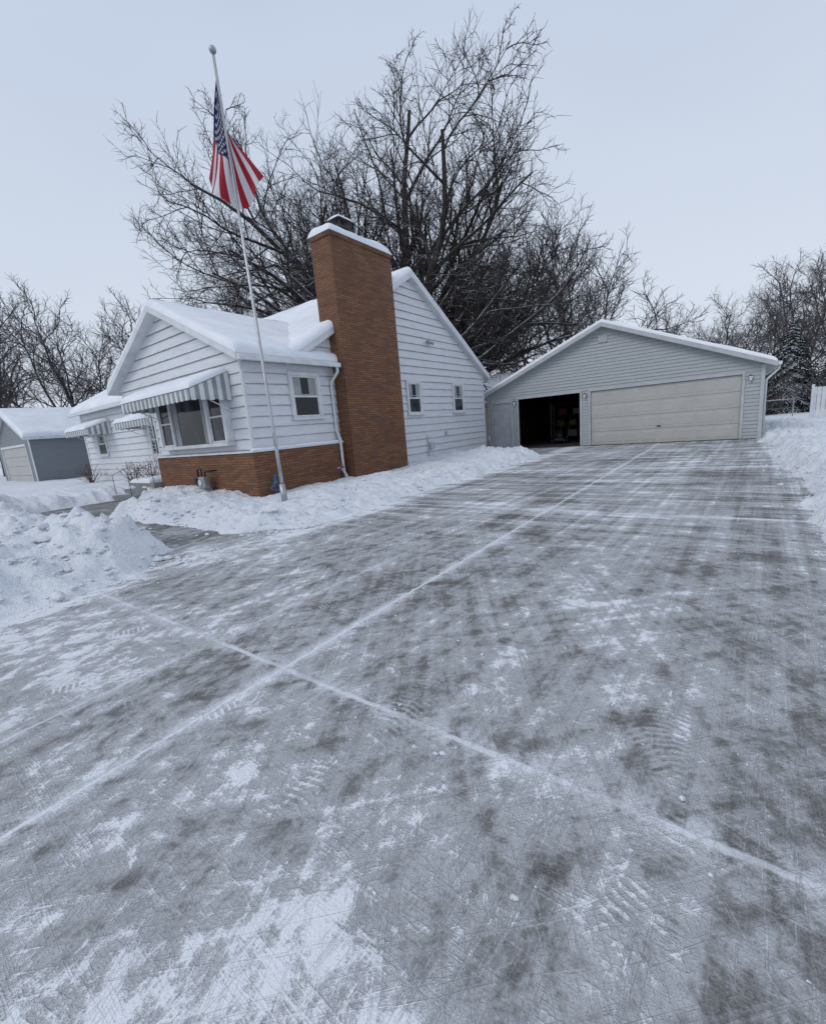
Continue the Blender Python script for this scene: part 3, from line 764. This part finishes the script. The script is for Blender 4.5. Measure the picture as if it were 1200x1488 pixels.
e=empty('chain_link_gate',(-9.1,18.6,0),'chain link gate between the house and the garage','gate')
b=B(); pa=Vector((-9.05,18.15,0));pb=Vector((-9.35,19.0,0))
for q in(pa,pb): b.tube([q,q+Vector((0,0,1.3))],.03,8)
b.tube([pa+Vector((0,0,1.22)),pb+Vector((0,0,1.22))],.02,6); b.tube([pa+Vector((0,0,.25)),pb+Vector((0,0,.25))],.02,6)
b.make('gate_frame',M_metal,e)
b=B()
for k in range(-14,15):
    for sg in(1,-1):
        u0=k*.07; du=.97*sg
        ta=(0-u0)/du;tb=(.9-u0)/du
        if ta>tb: ta,tb=tb,ta
        lo=max(0,ta);hi=min(1,tb)
        if hi>lo:
            f=lambda q:pa.lerp(pb,(u0+du*q)/.9)+Vector((0,0,.25+.97*q))
            b.tube([f(lo),f(hi)],.0025,3)
b.make('wire_mesh',M_metal,e)

# ------------------------------------------------------------------ neighbours
NG=empty('neighbour_garage',(-33.5,11,0),'blue grey sided garage with pale door and snowy roof','garage')
a0,a1=-37,-30.2
fr=[[(a0,0),(-36.2,0),(-36.2,2.28),(a0,2.28)],[(-31.0,0),(a1,0),(a1,2.28),(-31.0,2.28)]]
gable_building(NG,a0,a1,6.9,14,2.62,4.1,fr,M_blue_sid,.125,.3,trim=M_trim,snowt=.2,seed=31)
b=B(); W2=WY(6.9)
for r in range(4): b.box(-36.15,-31.05,-.08,-.02,.03+r*.53,.03+r*.53+.515,W=W2)
b.box(-36.15,-31.05,-.09,-.08,.03,2.14,W=W2)
b.make('garage_door',M_cream,NG)
b=B(); b.box(-36.25,-36.15,-.05,.04,0,2.15,W=W2); b.box(-31.05,-30.95,-.05,.04,0,2.15,W=W2); b.box(-36.25,-30.95,-.05,.045,2.15,2.28,W=W2); b.make('door_trim',M_trim,NG)
B().box(a1-.1,a1+.03,0,.035,0,2.6,W=W2).make('corner_board',M_trim,NG)
NH=empty('neighbour_house',(-19,35,0),'pale yellow neighbouring house with snowy roof','house')
b=B(); b.box(-26,-13.6,32,40,0,2.9); b.add([(-13.6,32,2.9),(-13.6,40,2.9),(-13.6,36,4.9)],[(0,1,2)]); b.make('wall',M_yellow,NH)
qa=[(-26.3,31.6,2.8),(-13.2,31.6,2.8),(-13.2,36,5.0),(-26.3,36,5.0)]; qb=[(-26.3,36,5.0),(-13.2,36,5.0),(-13.2,40.4,2.8),(-26.3,40.4,2.8)]
R_=sub('roof',NH,(-19,36,2.9))
slab('roof_slope',qa,.15,M_trim,R_);slab('roof_slope',qb,.15,M_trim,R_)
snow_slab('snow_cover',raise_(qa,.003),.2,R_,(1,1,1,0),step=.6);snow_slab('snow_cover',raise_(qb,.003),.2,R_,(1,1,0,1),step=.6)
window(NH,WX(-13.6),33.5,34.4,1.2,2.2); window(NH,WY(32),-15.2,-14.3,1.2,2.2)
e=empty('white_fence',(4,27,0),'white vertical board fence standing in the snow','fence')
x=2.9
while x<8.5:
    B().box(x,x+.14,27.0,27.02,.1,1.62+.02*math.sin(x*3)).make('board',M_trim,e); x+=.155
for x in(2.85,5.2,7.6): B().box(x,x+.1,26.9,26.998,0,1.75).make('post',M_trim,e)
for z in(.5,1.3): B().box(2.9,8.5,27.021,27.06,z,z+.1).make('rail',M_trim,e)
e=empty('wire_fence',(1,31,0),'low wire fence with metal posts in the snow','fence')
b=B()
for x in(-1.,.2,1.4,2.6): b.tube([(x,31,0),(x,31,1.2)],.03,6)
b.tube([(-1,31,1.15),(2.6,31,1.15)],.018,5); b.tube([(-1,31,.7),(2.6,31,.7)],.008,4);b.tube([(-1,31,.4),(2.6,31,.4)],.008,4)
b.make('wire_panel',M_metal,e)

# ------------------------------------------------------------------ flagpole + flag
bx,by=-7.24,5.40; tz=7.95; tx,ty=-7.47,5.43
def pole(z): t=z/tz; return Vector((bx+(tx-bx)*t,by+(ty-by)*t,z))
FP=empty('flagpole',(bx,by,0),'tall slim aluminium flagpole standing in snow by the house','flagpole')
B().tube([pole(0),pole(1.4),pole(1.41),pole(4),pole(4.01),pole(tz)],[.036,.036,.030,.028,.025,.023],12).make('pole_shaft',M_alu,FP,smooth=True)
B().tube([pole(0.0),pole(.50)],.062,12).make('ground_sleeve',M_metal,FP,smooth=True)
pts=[];rr=[]
for k in range(9):
    a=-math.pi/2+math.pi*k/8; pts.append(pole(tz)+Vector((0,0,.055+.06*math.sin(a)))); rr.append(max(.004,.06*math.cos(a)))
B().tube(pts,rr,14).make('finial_ball',M_metal,FP,smooth=True)
B().tube([pole(1.25)+Vector((.04,-.05,0)),pole(1.4)+Vector((.06,-.07,.0)),pole(1.55)+Vector((.04,-.05,0))],.012,6).make('cleat',M_metal,FP)
B().tube([pole(1.4)+Vector((.05,-.06,0)),pole(4)+Vector((.06,-.04,0)),pole(tz-.05)+Vector((.03,-.02,0))],.005,5).make('halyard',M_rope,FP)
m,nt,bs=newmat('flag_cloth'); g=N(nt)
uv=g.n('ShaderNodeUVMap').outputs[0]; u,v,_=g.sep(uv)
st=g.m('GREATER_THAN',g.m('MODULO',g.m('FLOOR',g.m('MULTIPLY',v,13.)),2.),.5)
c=g.mix(st,(.36,.012,.028),(.70,.71,.74))
inc=g.m('MULTIPLY',g.m('LESS_THAN',u,.4),g.m('LESS_THAN',v,7/13))
def stars(ox,oy):
    a=g.m('SUBTRACT',g.m('MULTIPLY',u,6/.4),ox); bb=g.m('SUBTRACT',g.m('MULTIPLY',v,5/(7/13)),oy)
    fx=g.m('SUBTRACT',g.m('FRACT',a),.5); fy=g.m('SUBTRACT',g.m('FRACT',bb),.5)
    r=g.m('SQRT',g.m('ADD',g.m('MULTIPLY',fx,fx),g.m('MULTIPLY',fy,fy)))
    th_=g.m('ARCTAN2',fx,g.m('MULTIPLY',fy,-1.))
    lim=g.m('ADD',.17,g.m('MULTIPLY',g.m('COSINE',g.m('MULTIPLY',th_,5.)),.07))
    ok=g.m('MULTIPLY',g.m('GREATER_THAN',a,0.),g.m('GREATER_THAN',bb,0.))
    ok=g.m('MULTIPLY',ok,g.m('MULTIPLY',g.m('LESS_THAN',a,6.-2*ox),g.m('LESS_THAN',bb,5.-2*oy)))
    return g.m('MULTIPLY',g.m('LESS_THAN',r,lim),ok)
sm=g.m('MAXIMUM',stars(0.,0.),stars(.5,.5))
can=g.mix(sm,(.010,.014,.07),(.66,.67,.70)); c=g.mix(inc,c,can)
g.set(bs.inputs['Base Color'],c); bs.inputs['Roughness'].default_value=.8
tr=g.n('ShaderNodeBsdfTranslucent'); g.set(tr.inputs[0],c); ms=g.n('ShaderNodeMixShader'); ms.inputs[0].default_value=.25
out=nt.nodes['Material Output']; nt.links.new(bs.outputs[0],ms.inputs[1]); nt.links.new(tr.outputs[0],ms.inputs[2]); nt.links.new(ms.outputs[0],out.inputs[0])
M_flag=m
E_=Vector((.81,.585,0)); Nn=Vector((.585,-.81,0))
NU,NV=70,48; V=[];UV=[]
for i in range(NU+1):
    for k in range(NV+1):
        u=i/NU; v=k/NV; t=u**.62
        z0=7.62-.75*v
        ex=( -.46*(1-v)*(1-2*v) + 4*v*(1-v)*(-.02) + .62*v*(2*v-1))
        ez=( 6.10*(1-v)*(1-2*v) + 4*v*(1-v)*5.60 + 6.06*v*(2*v-1))
        cx=-.22*(1-v)+.22*v; cz=(z0+ez)/2+.02
        x=2*t*(1-t)*cx+t*t*ex; z=(1-t)**2*z0+2*t*(1-t)*cz+t*t*ez
        dep=-.06-.13*t*math.sin(v*10+u*2)-.06*t*math.sin(v*22+u*5)+ .05*t*t*math.cos(v*4)
        p=pole(z)+E_*(x-.04+.05*t*math.sin(v*15+2*u))+Nn*dep
        V.append(p); UV.append((u,v))
F=[(i*(NV+1)+k,(i+1)*(NV+1)+k,(i+1)*(NV+1)+k+1,i*(NV+1)+k+1) for i in range(NU) for k in range(NV)]
FE=empty('flag',pole(7.38),'red white and blue stars and stripes flag hanging from the pole','flag')
o=mesh('flag_cloth',V,F,M_flag,FE,smooth=True)
ul=o.data.uv_layers.new(name='UVMap')
for l in o.data.loops: ul.data[l.index].uv=UV[l.vertex_index]

# ------------------------------------------------------------------ trees
def grow(out,pos,d,L,r,lvl,P,rnd):
    n=P['nseg'][lvl]; st=L/n; pts=[pos.copy()];rr=[r]; dirs=[d.copy()]
    wob=P['wob'][lvl];tr=P['trop'][lvl]; er=P['end'][lvl]
    for i in range(n):
        d=Vector((d.x+rnd.gauss(0,wob),d.y+rnd.gauss(0,wob),d.z+rnd.gauss(0,wob)+tr)).normalized()
        pos=pos+d*st; pts.append(pos.copy()); rr.append(r*(1-(1-er)*(i+1)/n)); dirs.append(d.copy())
    out.append((lvl,pts,rr))
    if lvl>=P['max']: return
    nc=P['nch'][lvl]; az=rnd.uniform(0,6.28)
    for k in range(nc):
        t=P['t0'][lvl]+(1-P['t0'][lvl])*(k+rnd.uniform(.1,.9))/nc
        f=t*n;i=min(int(f),n-1);q=f-i
        p=pts[i].lerp(pts[i+1],q); rad=rr[i]+(rr[i+1]-rr[i])*q; dd=dirs[i+1]
        az+=2.4+rnd.uniform(-.4,.4)
        o1=dd.orthogonal().normalized(); o2=dd.cross(o1)
        ang=P['ang'][lvl]*rnd.uniform(.7,1.3)
        nd=dd*math.cos(ang)+(o1*math.cos(az)+o2*math.sin(az))*math.sin(ang)
        nd=Vector((nd.x,nd.y,nd.z+P['lift'][lvl])).normalized()
        l2=L*P['rat'][lvl]*rnd.uniform(.7,1.15)*(1.15-.55*t)
        grow(out,p,nd,l2,max(P['rmin'][lvl+1],min(rad*.8,rad*P['rr'][lvl])),lvl+1,P,rnd)
def P_tree(mx=5,nch=(0,9,7,6,5),k=1.0):
    return dict(max=mx,nseg=(5,10,7,5,3,2),wob=(.05,.11,.15,.17,.2,.22),trop=(0,.02,.02,.03,.04,.03),end=(.75,.22,.25,.35,.5,.5),
      nch=nch,t0=(.7,.2,.12,.1,.1,.1),ang=(.6,.72,.75,.75,.7,.7),rat=(.6,.54,.56,.58,.6,.5),rr=(.6,.58,.6,.6,.6,.6),lift=(0,.15,.10,.08,.05,0),rmin=(.1*k,.08*k,.045*k,.024*k,.014*k,.010*k))
SIDES=(10,8,6,4,3,3)
def make_tree(name,base,H_,r,limbs,P,seed,label,mt=None,mb=None,group=None,trunk_h=.18):
    rnd=random.Random(seed); out=[]
    e=empty(name,base,label,'tree',group)
    base=Vector(base); th_=H_*trunk_h
    pts=[base+Vector((0,0,th_*t-.2)) for t in(0,.15,.4,.7,1)]
    out.append((0,pts,[r*1.35,r*1.1,r,r*.95,r*.9]))
    for (az,inc,lf,rf) in limbs:
        a=math.radians(az+rnd.uniform(-8,8)); i=math.radians(inc)
        d=Vector((math.cos(a)*math.sin(i),math.sin(a)*math.sin(i),math.cos(i)))
        grow(out,pts[-1]-Vector((0,0,rnd.uniform(.0,.25)*th_)),d,H_*lf,r*rf,1,P,rnd)
    bt=B();bc=B()
    for lvl,pp,rr in out:
        (bt if lvl<=1 else bc).tube(pp,rr,SIDES[lvl],cap=False)
    bt.make('trunk',mb or M_bark,e,smooth=True,fix=False); bc.make('crown',mt or M_twig,e,smooth=True,fix=False)
    return e
big=[(20,10,.74,.55),(100,22,.66,.5),(200,25,.68,.52),(320,24,.66,.5),(35,44,.58,.45),(215,52,.62,.45),(270,48,.5,.4),(330,60,.5,.4),(45,64,.56,.42),(190,68,.56,.42),(215,36,.66,.42),(35,26,.68,.42),
     (225,24,.76,.45),(205,42,.70,.42),(235,32,.72,.4),(30,52,.60,.4),(35,72,.54,.38),(10,36,.62,.4)]
make_tree('maple_tree',(-17.2,22.5,0),20.5,.68,big,P_tree(),11,'huge bare maple with snow lined limbs behind the house')
mid=[(0,15,.7,.5),(120,30,.66,.5),(240,35,.66,.5),(180,60,.62,.4),(300,60,.6,.4),(60,55,.55,.4)]
md2=[(0,15,.7,.5),(240,35,.66,.5),(190,62,.7,.45),(300,60,.6,.4),(50,55,.6,.4),(215,48,.72,.42),(35,40,.7,.4),(215,66,.66,.4)]
make_tree('maple_tree',(-26,21.5,0),14,.42,md2,P_tree(5,(0,9,7,6,4)),23,'bare spreading tree beyond the house with snow on its limbs')
sm=[(0,12,.75,.6),(130,28,.7,.5),(250,30,.7,.5),(60,50,.5,.4)]
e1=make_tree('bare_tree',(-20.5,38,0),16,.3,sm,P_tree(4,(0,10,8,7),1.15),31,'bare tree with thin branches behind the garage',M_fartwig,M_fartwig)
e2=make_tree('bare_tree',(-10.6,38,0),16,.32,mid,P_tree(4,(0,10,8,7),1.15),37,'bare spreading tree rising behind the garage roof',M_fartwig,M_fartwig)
def copy_tree(src,loc,s,rot,group=None,label=None):
    e=src.copy(); link(e); e.location=loc; e.scale=(s,s,s); e.rotation_euler=(0,0,rot)
    if group:e['group']=group
    if label:e['label']=label
    for ch in src.children:
        c=ch.copy(); link(c); c.parent=e
    return e
GRP='bare trees on the skyline'
for e in(e1,e2): e['group']=GRP
copy_tree(e1,(-15.5,41,0),.95,2.0,GRP)
copy_tree(e1,(-24,44,0),1.0,4.0,GRP)
copy_tree(e2,(-45.0,14.0,0),.90,1.0,GRP,'bare round tree beyond the neighbouring garage')
copy_tree(e2,(-50,9.5,0),.90,2.7,GRP,'bare round tree beyond the neighbouring garage')
copy_tree(e2,(-44,21,0),.92,.7,GRP)
copy_tree(e2,(-5.5,64,0),.78,.3,GRP,'bare tree far beyond the garage roof')
copy_tree(e1,(-1.0,66,0),.78,3.3,GRP)
copy_tree(e2,(4.6,54,0),.86,4.4,GRP)
copy_tree(e1,(9,60,0),.85,1.4,GRP)
copy_tree(e2,(1.5,74,0),.82,2.4,GRP)
def spruce(loc,H_,R_,seed,label):
    rnd=random.Random(seed); e=empty('spruce_tree',loc,label,'tree'); e['group']='snowy evergreens'
    b=B(); L=Vector(loc); b.tube([L,L+Vector((0,0,H_))],[.14,.02],7); b.make('trunk',M_bark,e,smooth=True)
    b=B()
    z=.3
    while z<H_:
        f=1-z/H_; n=int(7+18*f)
        for k in range(n):
            a=rnd.uniform(0,6.28); l=R_*f*rnd.uniform(.7,1.2)+.1
            o_=Vector((math.cos(a),math.sin(a),0)); s_=Vector((-math.sin(a),math.cos(a),0))
            for q in range(5):
                t0=q/5;t1=(q+1.3)/5; wd=l*.16*(1.2-t0)+.04
                for sg in(-1,1):
                    p0=L+Vector((0,0,z-l*.35*t0**1.4))+o_*l*t0; p1=L+Vector((0,0,z-l*.35*t1**1.4-.03))+o_*l*t1+s_*sg*wd*rnd.uniform(.8,1.6)
                    pm=(p0+p1)/2+o_*.06+Vector((0,0,-.05*rnd.random()))
                    b.add([p0,pm-s_*sg*.05,p1,pm+Vector((0,0,.07))],[(0,1,2),(0,2,3)])
        z+=H_*.026
    b.make('crown',M_needle,e,fix=False)
spruce((2.9,38,0),6.2,2.4,5,'dark evergreen tree loaded with snow behind the fence')
spruce((5.9,41,0),6.4,2.3,6,'dark evergreen tree loaded with snow behind the fence')
def shrub(loc,h,n,seed,label,mat=M_shrub):
    rnd=random.Random(seed); e=empty('dry_shrub',loc,label,'shrub'); e['group']='leafless shrubs'; b=B()
    for k in range(n):
        a=rnd.uniform(0,6.28);i=rnd.uniform(.1,.8)
        d=Vector((math.cos(a)*math.sin(i),math.sin(a)*math.sin(i),math.cos(i))); p=Vector(loc)+Vector((rnd.uniform(-.12,.12)*h*1.5,rnd.uniform(-.12,.12)*h,0))
        pts=[p]
        for q in range(4): d=(d+Vector((rnd.gauss(0,.18),rnd.gauss(0,.18),rnd.gauss(0,.15)))).normalized(); p=p+d*h*.28; pts.append(p)
        b.tube(pts,[.008*h+.004]*2+[.005*h+.002]*3,3,cap=False)
        for q in range(5):
            s_=pts[rnd.randint(1,4)]; dd=(d+Vector((rnd.gauss(0,.6),rnd.gauss(0,.6),rnd.gauss(0,.4)))).normalized(); b.tube([s_,s_+dd*h*.25],.003*h+.0015,3,cap=False)
    b.make('stems',mat,e,fix=False)
shrub((-22.8,7.0,.15),.7,30,1,'reddish dry shrub in snow by the house wall')
shrub((-18.2,6.9,.15),.7,26,2,'reddish dry shrub in snow by the house wall')
shrub((-15.9,6.6,.15),.8,26,3,'reddish dry shrub in snow by the house wall')
for k,(x,y,h) in enumerate(((1.6,36,2.4),(2.8,38,2.8),(.4,40,2.6),(4.6,35,2.2),(1.2,46,3.5),(6,48,3.5))):
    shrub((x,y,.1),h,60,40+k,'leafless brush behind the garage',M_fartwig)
rnd=random.Random(5); b=B()
for k in range(1500):
    a=rnd.uniform(-1.9,.5); dist=rnd.uniform(120,170)
    x=math.sin(a)*dist;y=math.cos(a)*dist
    h=rnd.uniform(4,9)*(1+.3*math.sin(a*9)); p=Vector((x,y,0)); w_=rnd.uniform(-1,1)
    b.tube([p,p+Vector((w_*.3,0,h*.5)),p+Vector((w_,rnd.uniform(-1,1),h))],[.12,.08,.03],3,cap=False)
    for q in range(9):
        t=rnd.uniform(.3,.95); s_=p+Vector((w_*t,0,h*t)); e_=s_+Vector((rnd.uniform(-2,2),rnd.uniform(-2,2),rnd.uniform(.4,2)))
        b.tube([s_,e_],[.05,.02],3,cap=False)
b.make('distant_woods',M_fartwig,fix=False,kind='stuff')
